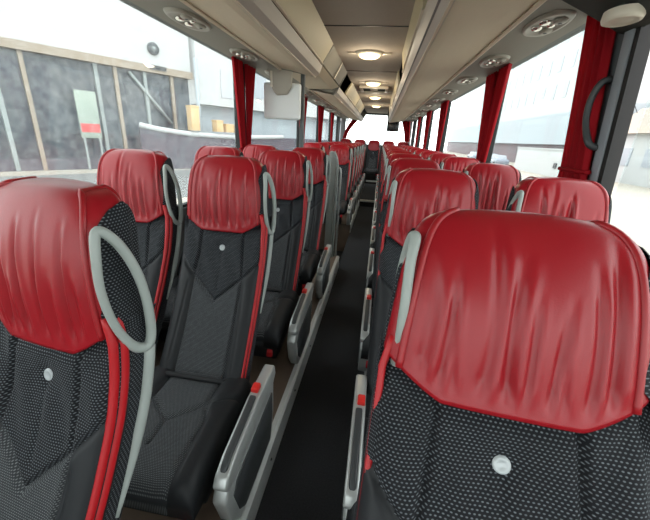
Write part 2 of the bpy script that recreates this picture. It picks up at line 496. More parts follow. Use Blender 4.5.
def make_seat(s, seed, with_arm):
    root = empty('coach_seat')
    box('pedestal', (-.15, -.10, 0), (.15, .16, .19), M['dkplastic'], root, bevel=.012)
    make_cushion(root)
    tag_ = prism('loop_tag', [(-.256, .30 - PL), (-.266, .285 - PL), (-.266, .262 - PL), (-.250, .262 - PL)], 'x', min(s * .150, s * .178), max(s * .150, s * .178), M['red'], root, bevel=.002)
    make_backrest(root); hd = make_headrest(root, seed); make_shell(root)
    make_stripe(root, s)
    for q in (-1, 1):
        make_head_piping(root, q, hd); make_side_panel(root, q)
    make_handle(root, s)
    # tuft button: disc with a raised rim, tilted with the back
    V = []; F = []; n = 20
    zc = .850 - PL; yc = prof(zc) + .0135
    prof_b = [(0, -.0050), (.006, -.0050), (.0085, -.0065), (.0112, -.0055), (.0125, -.002), (.0125, .004)]
    for r, d in prof_b:
        for k in range(n):
            an = 2 * pi * k / n
            x, h = r * math.cos(an), r * math.sin(an)
            V.append((x, yc + d + h * .30, zc + h))
    F = [f[::-1] for f in grid_faces(len(prof_b), n, True)]
    mesh_obj('tuft_button', V, F, M['button'], root)
    pts = smooth_path([(-.175, .165, .395 - PL), (-.10, .142, .424 - PL), (.02, .138, .428 - PL), (.10, .142, .424 - PL), (.175, .165, .395 - PL)], 6)
    tube('lap_belt', pts, .010, M['belt'], root, 8)
    if with_arm: make_armrest(root, s)
    return root

def copy_tree(o, parent=None):
    c = o.copy(); COL.objects.link(c); c.parent = parent
    for ch in list(o.children): copy_tree(ch, c)
    return c

PITCH = .80
XLA, XLW, XRA, XRW = -.600, -1.030, .218, .655
protos = {'LA': make_seat(1, 11, True), 'LW': make_seat(1, 23, False), 'RA': make_seat(-1, 5, True), 'RW': make_seat(-1, 37, False)}
near = make_seat(-1, 52, True)            # the seat closest to the camera has creases of its own
used = set()
def place(key, x, y, z, label, group):
    p = protos[key]
    o = p if key not in used else copy_tree(p)
    used.add(key)
    o.location = (x, y, z); tag(o, label, 'seat', group)
    return o

def pose_back(root, shift, rx, rz, sx):
    """recline / turn the upper part of one seat about a point in its back"""
    piv = Vector((0, .42, .83))
    m = Matrix.Translation(piv + Vector(shift)) @ Matrix.Rotation(math.radians(rz), 4, 'Z') @ Matrix.Rotation(math.radians(rx), 4, 'X') @ Matrix.Diagonal((sx, 1, 1, 1)) @ Matrix.Translation(-piv)
    for ch in root.children:
        if ch.name.split('.')[0] not in ('pedestal', 'cushion', 'loop_tag', 'lap_belt', 'armrest'): ch.matrix_local = m

G = 'red and black coach seats in rows'
DY = {'LA': 0., 'LW': .017, 'RA': .02, 'RW': .0}
LROWS = [0, 1, 2, 3, 6, 7, 8, 9, 10, 11]
for n, k in enumerate(LROWS):
    lab = 'coach seat left of the aisle, ' + (
        'nearest the camera, cropped by the picture edge' if n == 0 else f'{ORD(n)} aisle seat back' if n < 4 else f'{ORD(n - 4)} aisle seat beyond the grey partition')
    o = place('LA', XLA, k * PITCH + DY['LA'], PL, lab, G)
    if n == 0: first_left = o
    if n > 0:
        lab = 'coach seat beside the left windows, ' + (f'next to the {ORD(n)} left aisle seat' if n < 4 else f'{ORD(n - 4)} window seat beyond the grey partition')
        place('LW', XLW, k * PITCH + DY['LW'], PL, lab, G)
for k in range(12):
    if k == 0:
        near.location = (XRA, 0, PL); pose_back(near, (-.002, -.028, .030), -13, -5, 1.07)
        tag(near, 'large red-topped coach seat filling the lower right, closest to the camera', 'seat', G)
    else:
        place('RA', XRA, k * PITCH + DY['RA'], PL, f'coach seat on the right of the aisle, {ORD(k)} behind the big near seat', G)
        place('RW', XRW, k * PITCH + DY['RW'], PL, f'coach seat beside the right windows, {ORD(k - 1)} one back from the near dark pillar', G)
pose_back(first_left, (.004, .012, -.014), 3, -9, .95)
RY = 10.15
for i, x in enumerate((-1.043, -.615, -.187, .241, .669)):
    place('LW', x, RY, .20, ['back row coach seat against the left wall', 'back row coach seat second from the left wall', 'middle coach seat of the back row closing the aisle',
                                          'back row coach seat second from the right wall', 'back row coach seat against the right wall'][i], 'back row seats')

# ------------------------------------------------------------------ coach shell
WL, WR = -1.262, .886
YF, YR = -1.6, 11.0
WB, WT = .80, 1.868            # window sill and head
struct(box('floor', (-.313, YF, -.45), (.053, 6.9, 0), M['carpet']), 'black carpeted aisle floor')
struct(box('floor_rear_aisle', (-.313, 6.9, -.05), (.053, 9.75, PL + .005), M['carpet']), 'raised black carpeted rear part of the aisle')
struct(box('floor_back_row', (WL, 9.75, -.05), (WR, YR, .20), M['carpet']), 'raised carpeted floor under the back row')
struct(box('floor_platform_left', (WL, YF, -.45), (-.318, 3.32, PL), M['vinyl']), 'brown vinyl seat platform left of the aisle')
struct(box('floor_platform_left_rear', (WL, 4.75, -.45), (-.318, 9.75, PL), M['vinyl']), 'brown vinyl seat platform left of the aisle behind the stairwell')
struct(box('floor_stairwell', (WL, 3.32, -.45), (-.318, 4.75, -.30), M['black']), 'dark stairwell floor of the middle door')
struct(box('floor_platform_right', (.058, YF, -.05), (WR, 9.75, PL), M['vinyl']), 'brown vinyl seat platform right of the aisle')
nt_ = 1
def edge_trim(x, s, y0, y1):
    global nt_
    pts = [(x - s * .020, PL + .0006), (x - s * .020, PL + .006), (x, PL + .006), (x + s * .012, PL - .004), (x + s * .012, -.0), (x + s * .0055, -.0), (x + s * .0055, PL + .0006)]
    o = prism(f'trim_{nt_}', pts, 'y', y0, y1, M['alu']); struct(o, 'aluminium edge profile along the seat platform'); nt_ += 1
    y = y0 + .15
    k = 0
    while y < y1:
        bm = bmesh.new(); bmesh.ops.create_uvsphere(bm, u_segments=8, v_segments=4, radius=.006)
        b = bm_obj('screw', bm, M['dkplastic'], o, True, loc=(x + s * .012, y, PL * .55)); y += .40
edge_trim(-.318, 1, YF, 3.32); edge_trim(-.318, 1, 4.75, 6.88); edge_trim(.058, -1, YF, 6.88)
for y, z, lab in ((6.9, PL + .005, 'pale nosing on the first aisle step'), (9.75, .20, 'pale nosing on the step to the back row')):
    o = box(f'trim_{nt_}', (-.300, y - .02, z - .03), (.040, y + .03, z + .008), M['alu'], bevel=.006); struct(o, lab); nt_ += 1

# side walls: band under the windows, band above them, pillars between
for side, x, s in (('left', WL, -1), ('right', WR, 1)):
    a, b = (x - .06, x) if s < 0 else (x, x + .06)
    bm = bmesh.new()
    add_box(bm, (a, YF, -.45), (b, YR, WB)); add_box(bm, (a, YF, WT), (b, YR, 2.16))
    struct(bm_obj(f'wall_{side}', bm, M['trimgrey']), f'grey {side} side wall of the coach below and above the windows')
pill = {'left': [(-.62, .10), (3.12, .12), (5.48, .12), (7.15, .12), (8.85, .12), (10.5, .5)],
        'right': [(1.575, .22), (3.17, .12), (5.48, .12), (7.15, .12), (8.85, .12), (10.5, .5)]}
wn = 1
for side, x, s in (('left', WL, -1), ('right', WR, 1)):
    prev = YF
    for n, (y, w) in enumerate(pill[side]):
        a, b = (x - .05, x + .004) if s < 0 else (x - .004, x + .05)
        rk = .13 if (w > .2 and n == 0) else 0.
        def raked(nm, ya, yb, xa, xb, m, par=None, bev=0.): return prism(nm, [(ya, WB - .01), (yb, WB - .01), (yb + rk, WT + .01), (ya + rk, WT + .01)], 'x', xa, xb, m, par, bevel=bev)
        o = raked('window_pillar', y - w / 2, y + w / 2, a, b, M['pillar'], bev=.004); struct(o, f'{ORD(n)} dark pillar between the {side} windows')
        # rubber gasket on both sides and a lighter profile on the broad pillar
        for e in (-1, 1):
            g = raked('gasket', y + e * w / 2 - .013, y + e * w / 2 + .013, a + .01 if s < 0 else a - .004, b + .004 if s < 0 else b - .01, M['black'], o)
        if w > .2 and n == 0:
            raked('pillar_profile', y - w / 2 + .016, y - .042, a - .010, a + .01, M['pillarlt'], o, .004)
        y0, y1 = prev, y - w / 2
        if y1 - y0 > .2:
            xx = x - .035 if s < 0 else x + .035
            gm = M['dirtyglass'] if side == 'left' and n == 1 else M['glass']
            g = box(f'window_{wn}', (xx - .003, y0, WB), (xx + .003, y1, WT), gm); struct(g, f'{side} side window pane'); wn += 1
            box('gasket_strip', (xx - .02, y0, WB - .004), (xx + .02, y1, WB + .018), M['black'], g)
        prev = y + w / 2

# grab handle on the broad right pillar
PX = WR - .004
hp = [(PX - .002, 1.650, 1.575), (PX - .035, 1.650, 1.560), (PX - .048, 1.662, 1.50), (PX - .048, 1.650, 1.42), (PX - .038, 1.606, 1.335), (PX - .002, 1.59, 1.315)]
h = tube('pillar_handle', smooth_path(hp, 6), .013, M['dkplastic'], n=12)
tag(h, 'curved dark grab handle on the near right window pillar', 'handle')

# rear wall with its window
bm = bmesh.new()
add_box(bm, (WL, YR, -.05), (WR, YR + .06, 1.16)); add_box(bm, (WL, YR, 1.16), (-1.12, YR + .06, 2.16)); add_box(bm, (.76, YR, 1.16), (WR, YR + .06, 2.16)); add_box(bm, (-1.12, YR, 2.0), (.76, YR + .06, 2.16))
struct(bm_obj('wall_rear', bm, M['trimgrey']), 'rear wall around the back window')
struct(box(f'window_{wn}', (-1.12, YR + .02, 1.16), (.76, YR + .03, 2.0), M['glass']), 'bright rear window'); wn += 1
# front bulkhead below the windscreen opening
struct(box('wall_front', (WL, YF - .06, -.05), (WR, YF, .70), M['trimgrey']), 'low wall under the windscreen')
struct(box(f'window_{wn}', (WL, YF - .04, .70), (WR, YF - .034, 2.05), M['glass']), 'windscreen at the front'); wn += 1

# ceiling: centre panels between the racks, with roof skin above
CE = 2.05
struct(box('ceiling', (-.50, YF, CE), (.13, YR, CE + .03), M['ceiling']), 'taupe centre ceiling between the luggage racks')
struct(box('ceiling_roof', (WL - .06, YF - .06, 2.16), (WR + .06, YR + .06, 2.20), M['dark']), 'outer roof above the racks')
for i, y in enumerate((1.15, 2.78, 4.45, 6.1, 7.75, 9.4)):
    o = box(f'trim_{nt_}', (-.49, y - .006, CE - .004), (.12, y + .006, CE + .001), M['dkplastic']); struct(o, 'dark joint across the ceiling'); nt_ += 1

# ------------------------------------------------------------------ luggage racks
def rack(y0, y1, side, label, flaps, end_front=False):
    s = -1 if side == 'left' else 1
    if s < 0: xo, xl, xu, xc = -.955, -.640, -.572, -.485
    else: xo, xl, xu, xc = .575, .212, .137, .112
    root = empty('luggage_rack', ((xo + xl) / 2, y0, 0), label, 'luggage rack')
    ox = (xo + xl) / 2
    def P(name, pts, a, b, m, par=root, bev=0.): return prism(name, [(p[0] - ox, p[1]) for p in pts], 'y', a - y0, b - y0, m, par, bevel=bev)
    d = -s   # direction towards the aisle
    # underside shelf, slightly bowed
    P('shelf_underside', [(xo, 1.852), (xo + d * .10, 1.838), (xl - d * .06, 1.803), (xl, 1.797), (xl, 1.812), (xl - d * .06, 1.820), (xo, 1.872)], y0, y1, M['rackunder'])
    P('outer_edge', [(xo + d * .020, 1.840), (xo + d * .006, 1.834), (xo - d * .010, 1.846), (xo - d * .010, 1.872), (xo + d * .01, 1.872)], y0, y1, M['rackedge'])
    P('lip', [(xl - d * .004, 1.792), (xl + d * .012, 1.795), (xl + d * .045, 1.822), (xu - d * .010, 1.858), (xu, 1.882), (xu - d * .008, 1.892), (xu - d * .02, 1.884), (xl, 1.815)], y0, y1, M['lip'])
    lv = P('lip_bead', [(xl + d * .002, 1.789), (xl + d * .013, 1.791), (xl + d * .013, 1.799), (xl + d * .002, 1.797)], y0, y1, M['rackedge'])
    if side == 'right': P('lip_groove', [(xl + d * .040, 1.8165), (xl + d * .048, 1.8225), (xl + d * .045, 1.8255), (xl + d * .037, 1.8195)], y0, y1, M['dkplastic'])
    P('rack_floor', [(xo, 1.90), (xu - d * .02, 1.89), (xu - d * .02, 1.885), (xo, 1.895)], y0, y1, M['dark'])
    for (a, b) in flaps:
        f = P('locker_flap', [(xu - d * .004, 1.896), (xu + d * .004, 1.899), (xc + d * .002, 2.046), (xc - d * .010, 2.048), (xu - d * .018, 1.905)], a, b, M['flap'])
        P('flap_rail', [(xu + d * .000, 1.889), (xu + d * .010, 1.893), (xu + d * .010, 1.903), (xu, 1.900)], a, b, M['rackedge'], f)
    if True:
        P('back_panel', [(xo, 1.87), (xo - s * -.0, 2.15), (xo + s * .02, 2.15), (xo + s * .02, 1.87)], y0, y1, M['dark'])
    # end caps
    for a in ((y0, y0 + .025), (y1 - .025, y1)):
        P('end_cap', [(xo, 1.845), (xl, 1.795), (xu, 1.885), (xc, 2.048), (xo, 2.048)], a[0], a[1], M['service'])
    return root
rack(YF, 3.28, 'left', 'left front luggage rack with cream locker flap, ending above the pale monitor', [(1.72, 3.26)])
rack(4.55, YR - .15, 'left', 'left rear luggage rack beginning behind the monitor', [(5.3, 7.2), (7.25, 9.2)])
rack(YF, YR - .15, 'right', 'long luggage rack above the right hand seats', [(1.95, 3.55), (4.35, 6.5), (6.55, 8.9)])

# dark ceiling hatch panels at the rack gaps
o = prism('locker_end_panel', [(-.572, 1.902), (-.485, 2.046), (-.50, 2.046), (-.60, 1.902)], 'y', 3.30, 4.53, M['service'])
tag(o, 'grey sloping panel bridging the gap between the left luggage racks', 'panel')
o = prism('locker_end_strip', [(-.566, 1.890), (-.560, 1.893), (-.482, 2.044), (-.487, 2.047)], 'y', 3.98, 4.02, M['rackedge'], o)
o = prism('bridge_shelf', [(-.955, 1.852), (-.66, 1.852), (-.574, 1.884), (-.600, 1.90), (-.955, 1.90)], 'y', 3.30, 4.53, M['rackunder']); tag(o, 'beige panel over the stairwell between the left racks', 'panel')

# service panels between the window heads and the racks
for side, x0, x1 in (('left', WL, -.963), ('right', WR, .583)):
    o = prism(f'trim_{nt_}', [(x0, WT - .006), (x1, 1.866), (x1, 1.880), (x0, WT + .012)], 'y', YF, YR - .02, M['service']); struct(o, f'grey service panel above the {side} windows'); nt_ += 1

def reading_unit(x, y, label, big):
    root = empty('reading_light_unit', (x, y, WT - .004), label, 'reading light', 'overhead reading light units')
    # oval cream bezel
    V = []; n = 28
    pr = [(0, -.006), (.72, -.006), (.80, -.012), (.92, -.014), (1, -.004), (1.0, .004)]
    for r, d in pr:
        for k in range(n):
            an = 2 * pi * k / n
            c, s_ = math.cos(an), math.sin(an)
            V.append((.082 * r * math.copysign(abs(c) ** .8, c), .185 * r * math.copysign(abs(s_) ** .9, s_), d))
    mesh_obj('bezel', V, [f[::-1] for f in grid_faces(len(pr), n, True)], M['psu'], root)
    def dome(name, cx, cy, r, m, par, h=.012, sy=1.):
        V = []; q = [(1, 0), (.95, -.4), (.75, -.8), (.4, -1), (0, -1)]
        for rr, d in q:
            for k in range(16):
                an = 2 * pi * k / 16; V.append((cx + r * rr * math.cos(an), cy + r * sy * rr * math.sin(an), -.008 + d * h))
        return mesh_obj(name, V, grid_faces(len(q), 16, True), m, par)
    for e in (-1, 1):
        rr = dome('air_nozzle', .028, e * .075, .030, M['psu'], root, .014, 1.3); dome('nozzle_core', .028, e * .075, .016, M['dkplastic'], rr, .0155, 1.3)
        dome('spot_lamp', -.026, e * .045, .026, M['chrome'], root, .012)
    dome('call_lens', .02, 0, .018, M['chrome'], root, .009)
    return root
for side, x in (('left', -1.105), ('right', .725)):
    for k in range(11):
        y = 1.20 + .80 * k + .02
        if y > 9.5 : continue
        if k == 0: continue
        y -= .05 if side == 'left' and k == 5 else 0
        lab = f'cream reading light and air nozzle unit above the {side} windows, {ORD(k - 1)} from the camera'
        reading_unit(x, y, lab, True)

# ceiling lamps
for i, y in enumerate((3.55, 5.22, 6.85, 8.5)):
    root = empty('ceiling_lamp', (-.185, y, CE), ['oval ceiling lamp nearest the camera, glowing warm white', 'warm ceiling lamp just before the roof hatch', 'warm ceiling lamp just behind the roof hatch', 'small glowing ceiling lamp farthest back'][i], 'lamp', 'oval ceiling lamps')
    V = []; n = 28; q = [(1, 0), (.97, -.012), (.85, -.020), (.72, -.020)]
    for r, d in q:
        for k in range(n): V.append((.130 * r * math.cos(2 * pi * k / n), .115 * r * math.sin(2 * pi * k / n), d))
    mesh_obj('lamp_rim', V, grid_faces(len(q), n, True), M['housing'], root)
    V = []; q = [(.78, -.016), (.74, -.032), (.6, -.044), (.35, -.050), (0, -.051)]
    for r, d in q:
        for k in range(n): V.append((.130 * r * math.cos(2 * pi * k / n), .115 * r * math.sin(2 * pi * k / n), d))
    mesh_obj('lens', V, grid_faces(len(q), n, True), M['lampglow'], root)
    for e in (-1, 1):
        box('side_arm', (e * .160 - .04, -.02, -.014), (e * .160 + .04, .02, 0), M['housing'], root, bevel=.005)
# roof hatch
rh = empty('roof_hatch', (-.185, 5.85, CE), 'pale framed roof hatch with dark grille in the ceiling centre', 'hatch')
bm = bmesh.new()
for a, b in (((-.215, -.28, -.035), (.215, -.23, 0)), ((-.215, .23, -.035), (.215, .28, 0)), ((-.215, -.23, -.035), (-.170, .23, 0)), ((.170, -.23, -.035), (.215, .23, 0))): add_box(bm, a, b, .006)
bm_obj('hatch_frame', bm, M['housing'], rh, True)
box('hatch_panel', (-.17, -.23, -.012), (.17, .23, -.002), M['dark'], rh)
box('hatch_handle', (-.06, -.05, -.03), (.06, .0, -.012), M['tan'], rh, bevel=.006)

# ------------------------------------------------------------------ monitors
mo = empty('ceiling_monitor', (-.935, 3.33, 0), 'pale grey back of a monitor hanging under the left front rack', 'monitor')
box('monitor_shell', (-.185, -.03, 1.435), (.165, .03, 1.745), M['monback'], mo, bevel=.022, seg=3)
prism('bracket', [(-.13, 1.85), (.10, 1.85), (.085, 1.70), (.05, 1.645), (-.05, 1.635), (-.095, 1.69)], 'y', -.07, -.028, M['tan'], mo, bevel=.012)
box('bracket_rib', (-.105, -.078, 1.70), (-.085, -.066, 1.83), M['housing'], mo, bevel=.004)
box('monitor_screen', (-.165, .030, 1.455), (.145, .034, 1.725), M['screen'], mo)
mo = empty('rear_monitor', (.33, 10.89, 0), 'small black screen hanging before the right side of the rear window', 'monitor')
box('screen_body', (-.19, -.03, 1.56), (.16, .03, 1.87), M['screen'], mo, bevel=.01)
box('mount_arm', (-.03, -.02, 1.86), (.03, .02, CE + .0), M['dkplastic'], mo)

# stairwell partition beside the aisle, behind the fourth left seat
pt = empty('stairwell_partition', (-.395, 3.30, 0), 'grey upright stairwell partition with rounded rail at the aisle behind the fourth left seat', 'partition')
prism('partition_panel', [(-.075, PL), (-.075, 1.165), (-.06, 1.18), (-.015, 1.17), (-.005, 1.15), (-.005, PL)], 'y', -.015, .015, M['plastic'], pt, bevel=.004)
tube('handrail', smooth_path([(.012, -.01, -.28), (.012, -.01, .5), (.012, -.01, .95), (.010, -.01, 1.05), (-.005, -.01, 1.12), (-.03, -.01, 1.175)], 6), .014, M['plastic'], pt, 10)
tube('rail_post', [(.044, .02, -.28), (.044, .02, .5), (.044, .02, .98), (.036, .02, 1.02), (.016, .02, 1.03)], .010, M['silver'], pt, 10)
# grey door post
dp = box('door_post', (-.795, 3.40, -.30), (-.755, 3.45, 1.86), M['trimgrey'], bevel=.008); tag(dp, 'grey upright door post beside the hanging monitor', 'post')

# ------------------------------------------------------------------ curtains
def curtain(x, ytop, ybot, side, label, tie=1.16, zb=1.02, seed=0, hide_tie=False, slant=0.):
    """gathered cloth hung at the window head: (y0,y1) at the top, narrowing to (y0,y1) at the tie"""
    rnd = random.Random(seed); ph = rnd.uniform(0, 6)
    root = empty('curtain', (x, (ytop[0] + ytop[1]) / 2, 0), label, 'curtain', 'dark red side curtains')
    V = []; nz, nu = 44, 46; yo = (ytop[0] + ytop[1]) / 2
    s = 1 if side == 'left' else -1
    folds = 4
    for layer in (0, 1):
        for i in range(nz):
            t = i / (nz - 1); z = WT - .004 - t * (WT - zb)
            tt = min(1, (WT - z) / (WT - tie)); e = tt ** 1.0
            a = ytop[0] + (ybot[0] - ytop[0]) * e; b = ytop[1] + (ybot[1] - ytop[1]) * e
            if z < tie:
                g = (tie - z) * .25; a -= g * .5; b += g * .5
            for j in range(nu):
                u = j / (nu - 1)
                w = math.sin(u * folds * 2 * pi + ph + .5 * math.sin(t * 3)) * (.016 * (1 - .45 * e)) + .006 * math.sin(u * folds * 4.3 * pi + 2 * ph)
                V.append((s * (.026 + w * .8 + .006 * e) + s * layer * .003, a + (b - a) * u - yo, z))
    F = grid_faces(nz, nu); n = nz * nu
    F2 = [tuple(q + n for q in f[::-1]) for f in F]
    mesh_obj('cloth', V, F + F2, M['curtain'], root)
    if not hide_tie:
        yc = (ybot[0] + ybot[1]) / 2; hw = (ybot[1] - ybot[0]) / 2
        pts = [(s * (.030 + .020 * math.cos(a)), yc - yo + (hw + .002) * math.sin(a), tie) for a in np.linspace(0, 2 * pi, 24, endpoint=False)]
        V, F = tube_geo(pts, .009, 8, closed=True); mesh_obj('tie_band', V, F, M['curtain'], root)
    return root
cs = 0
for i, y in enumerate((3.12, 5.48, 7.15, 8.85)):
    for side, x in (('left', WL), ('right', WR)):
        for half, nm in ((-1, 'near'), (1, 'far')):
            cs += 1
            w = .30 if i < 3 else .24
            if half < 0: top = (y - w * .82, y - .03); bot = (y - .13, y - .020)
            else: top = (y + .05, y + w); bot = (y + .020, y + .10)
            curtain(x, top, bot, side, f'red curtain on the {nm} half of the {ORD(i)} curtain pair along the {side} windows', seed=cs)
curtain(WR, (1.73, 1.93), (1.57, 1.79), 'right', 'wide red curtain gathered at the near right pillar', seed=77, tie=1.22)
# rear window drapes swept to the sides
def drape(x0, x1, xb0, xb1, label, seed):
    root = empty('rear_curtain', ((x0 + x1) / 2, YR - .12, 0), label, 'curtain', 'rear window curtains'); ox = (x0 + x1) / 2
    V = []; nz, nu = 26, 24
    for l in (0, 1):
        for i in range(nz):
            t = i / (nz - 1); z = 1.97 - t * .68; e = math.sin(t * pi / 2) ** 1.3
            a = x0 + (xb0 - x0) * e; b = x1 + (xb1 - x1) * e
            for j in range(nu):
                u = j / (nu - 1); V.append((a + (b - a) * u - ox, .03 * math.sin(u * 4 * 2 * pi + seed) * (1 - .4 * e) + l * .004, z))
    F = grid_faces(nz, nu); n = nz * nu
    mesh_obj('cloth', V, F + [tuple(q + n for q in f[::-1]) for f in F], M['curtain'], root)
drape(-.86, -.66, -1.16, -1.05, 'red drape swept to the left of the rear window', 1)
drape(.53, .80, .70, .84, 'red drape swept to the right of the rear window beside the black screen', 2)

# round speaker above the near right pillar
sp = empty('round_speaker', (.79, 1.53, 1.745), 'round cream fitting under the panel above the near right pillar', 'speaker')
V = []; n = 28
for r, d in [(.056, .022), (.058, .0), (.054, -.010), (.045, -.013), (.04, -.008), (.024, -.011), (0, -.011)]:
    for k in range(n): V.append((r * math.cos(2 * pi * k / n), r * 1.25 * math.sin(2 * pi * k / n), d))
mesh_obj('speaker_body', V, grid_faces(7, n, True), M['housing'], sp)
box('mount_block', (-.03, -.045, .018), (.03, .045, .045), M['dark'], sp, bevel=.01)
# dark cover over the front door zone that holds the speaker
o = prism(f'trim_{nt_}', [(WR, 1.73), (WR - .03, 1.735), (.74, 1.790), (.62, 1.842), (.60, 1.862), (WR, WT - .008)], 'y', YF, 1.66, M['dark']); struct(o, 'dark cover above the front right window'); nt_ += 1

# ------------------------------------------------------------------ outside
GZ = -1.2
M['tarmac'] = mat('pale_forecourt', (166, 160, 149), rough=.95, noise=.06, nscale=1.2)
M['render'] = mat('white_render', (182, 184, 185), rough=.9, noise=.02, nscale=.6)
M['beam'] = mat('beige_beam', (150, 138, 124), rough=.8)
M['hallglass'] = mat('dark_hall_glazing', (58, 66, 75), rough=.25, noise=.5, nscale=.9)
M['hallplinth'] = mat('purple_grey_plinth', (88, 86, 95), rough=.8, noise=.15, nscale=1.4)
M['mullion'] = mat('pale_post', (140, 148, 148), rough=.6)
M['signpale'] = mat('pale_green_sign', (146, 158, 148), rough=.7)
M['signred'] = mat('red_sign_band', (190, 70, 70), rough=.7)
M['louvre'] = mat('grey_louvre', (176, 180, 186), rough=.7)
M['ochre'] = mat('cardboard_ochre', (206, 174, 128), rough=.85, noise=.1, nscale=4)
M['paleblue'] = mat('pale_blue_cladding', (160, 168, 174), rough=.8)
M['winpale'] = mat('pale_window', (156, 162, 170), rough=.4)
M['shop'] = mat('dim_shopfront', (98, 86, 92), rough=.6, noise=.35, nscale=.5)
M['cargrey'] = mat('grey_car_paint', (128, 138, 150), rough=.25)
M['carred'] = mat('red_car_paint', (170, 70, 76), rough=.25)
M['rooftan'] = mat('tan_roof', (158, 148, 138), rough=.9)
struct(box('ground', (-70, -30, GZ - .1), (70, 130, GZ), M['tarmac']), 'pale forecourt outside the coach')

# hall on the left: local x runs along the facade
def fl(u, off=0.):
    return (-17.43 + .515 * u + .857 * off, 16.6 + .857 * u - .515 * off)
HALL_ROT = math.atan2(.857, .515)
hall = empty('exhibition_hall', (-17.43, 16.6, GZ), 'white hall with a long dark glazed front seen through the left window', 'building', rotz=HALL_ROT)
# local axes: x = along facade (away), y = away from the coach (left), so -y faces the coach
def hb(name, u0, u1, z0, z1, m, d0=0., d1=.3, par=None, bev=0.): return box(name, (u0, d0, z0 - GZ), (u1, d1, z1 - GZ), m, par or hall, bevel=bev)
hb('upper_wall', -14, 8.25, 4.8, 12.5, M['render'], -.1, .4)
hb('fascia_beam', -14, 8.25, 4.45, 4.85, M['beam'], -.35, .2)
hb('glazing', -14, 8.1, -.6, 4.5, M['hallglass'], .05, .2)
hb('plinth', -14, 4.3, -1.2, -.6, M['hallplinth'], 0, .25)
for i, u in enumerate((-9, -6.5, -4.2, -1.75, -.63, 2.55, 3.55, 5.2, 6.9)):
    hb('facade_post', u - .09, u + .09, -1.2, 4.5, M['mullion'] if i % 2 else M['beam'], -.12, .06)
for u0, z0, u1, z1 in ((4.3, 4.3, 6.6, 1.6), (-3.9, 4.2, -2.4, .5)):
    V, F = tube_geo([(u0, -.15, z0 - GZ), (u1, -.15, z1 - GZ)], .09, 8); mesh_obj('brace', V, F, M['mullion'], hall)
M['road'] = mat('grey_road', (112, 114, 114), rough=.9, noise=.1, nscale=.8)
rd = box('road', (-20, -11, .0), (34, -2.2, .02), M['road'], loc=(-17.43, 16.6, GZ)); rd.rotation_euler = (0, 0, HALL_ROT); struct(rd, 'grey road strip in front of the hall')
# end block with louvre, curved counter below
blk = empty('white_kiosk_block', (*fl(8.45), GZ), 'white block with a grey louvre at the far end of the hall', 'building', rotz=HALL_ROT)
def kb(name, u0, u1, z0, z1, m, d0, d1): return box(name, (u0 - 8.3, d0, z0 - GZ), (u1 - 8.3, d1, z1 - GZ), m, blk)
kb('block_body', 8.35, 26, 3.0, 12, M['render'], -.4, 5)
kb('recess_wall', 8.3, 26, 1.0, 3.0, M['paleblue'], .5, 1)
kb('lower_wall', 8.3, 26, GZ, 1.0, M['hallplinth'], .4, 1)
lv = kb('louvre', 10.2, 11.15, 3.6, 5.4, M['louvre'], -.46, -.4)
kb('upper_window', 12.4, 14.4, 3.9, 5.7, M['winpale'], -.44, -.4)
pts = [(4.2, -.85, 1.40), (5.2, -1.3, 1.2), (6.6, -1.6, 1.05), (8.2, -1.75, .98), (10.5, -1.7, .95), (13, -1.4, 1.0), (16, -.9, 1.1)]
ct = empty('curved_counter', (*fl(0), 0), 'long curved counter with white top edge in front of the hall', 'counter', rotz=HALL_ROT)
sm = smooth_path(pts, 5)
V, F = tube_geo(sm, .16, 8); mesh_obj('counter_top', V, F, M['render'], ct)
V = []
for p in sm:
    V.append((p[0], p[1] + .02, p[2] - .1)); V.append((p[0], p[1] + .02, GZ)); V.append((p[0], p[1] + .2, GZ)); V.append((p[0], p[1] + .2, p[2] - .1))
n = len(sm); F = []
for i in range(n - 1):
    for k in range(4): F.append((i * 4 + k, i * 4 + (k + 1) % 4, i * 4 + 4 + (k + 1) % 4, i * 4 + 4 + k))
F += [(3, 2, 1, 0), tuple((n - 1) * 4 + k for k in range(4))]
mesh_obj('counter_front', V, F, M['hallplinth'], ct, smooth=False)
for i, (u, w, h) in enumerate(((7.3, .55, 1.5), (9.1, .5, .75), (9.9, .6, .55), (10.7, .4, .5))):
    bx = empty('cardboard_box', (*fl(u, 1.66), 1.24), ['tall ochre carton on the curved counter', 'middle ochre carton on the curved counter', 'low wide ochre carton on the curved counter', 'small ochre carton at the right of the curved counter'][i], 'box', 'cartons on the counter', rotz=HALL_ROT)
    box('carton_body', (-w / 2, -.3, 0), (w / 2, .3, h), M['ochre'], bx, bevel=.01); box('carton_lid', (-w / 2 - .02, -.32, h - .12), (w / 2 + .02, .32, h + .01), M['ochre'], bx, bevel=.01)
lp = empty('pale_mast', (*fl(8.15, .95), GZ), 'thin pale mast standing between the dark hall and the white block', 'pole')
tube('mast_shaft', [(0, 0, 0), (0, 0, 6.85)], .13, M['paleblue'], lp, 10); box('mast_foot', (-.3, -.3, 0), (.3, .3, .15), M['mullion'], lp, bevel=.02)
sg = empty('information_board', (*fl(1.66, .6), GZ), 'pale green standing board with a red band before the dark hall', 'sign', rotz=HALL_ROT)
box('board_panel', (-.5, -.05, 1.75), (.5, .05, 4.15), M['signpale'], sg, bevel=.02)
box('red_band', (-.46, -.065, 2.05), (.46, -.045, 2.5), M['signred'], sg)
for e in (-1, 1): box('leg', (e * .38 - .05, -.04, 0), (e * .38 + .05, .04, 1.78), M['mullion'], sg)
dc = empty('round_wall_lamp', (*fl(5.87, .12), 5.79), 'dark round lamp on the white wall above the hall glazing', 'lamp', rotz=HALL_ROT)
V = []; n = 24
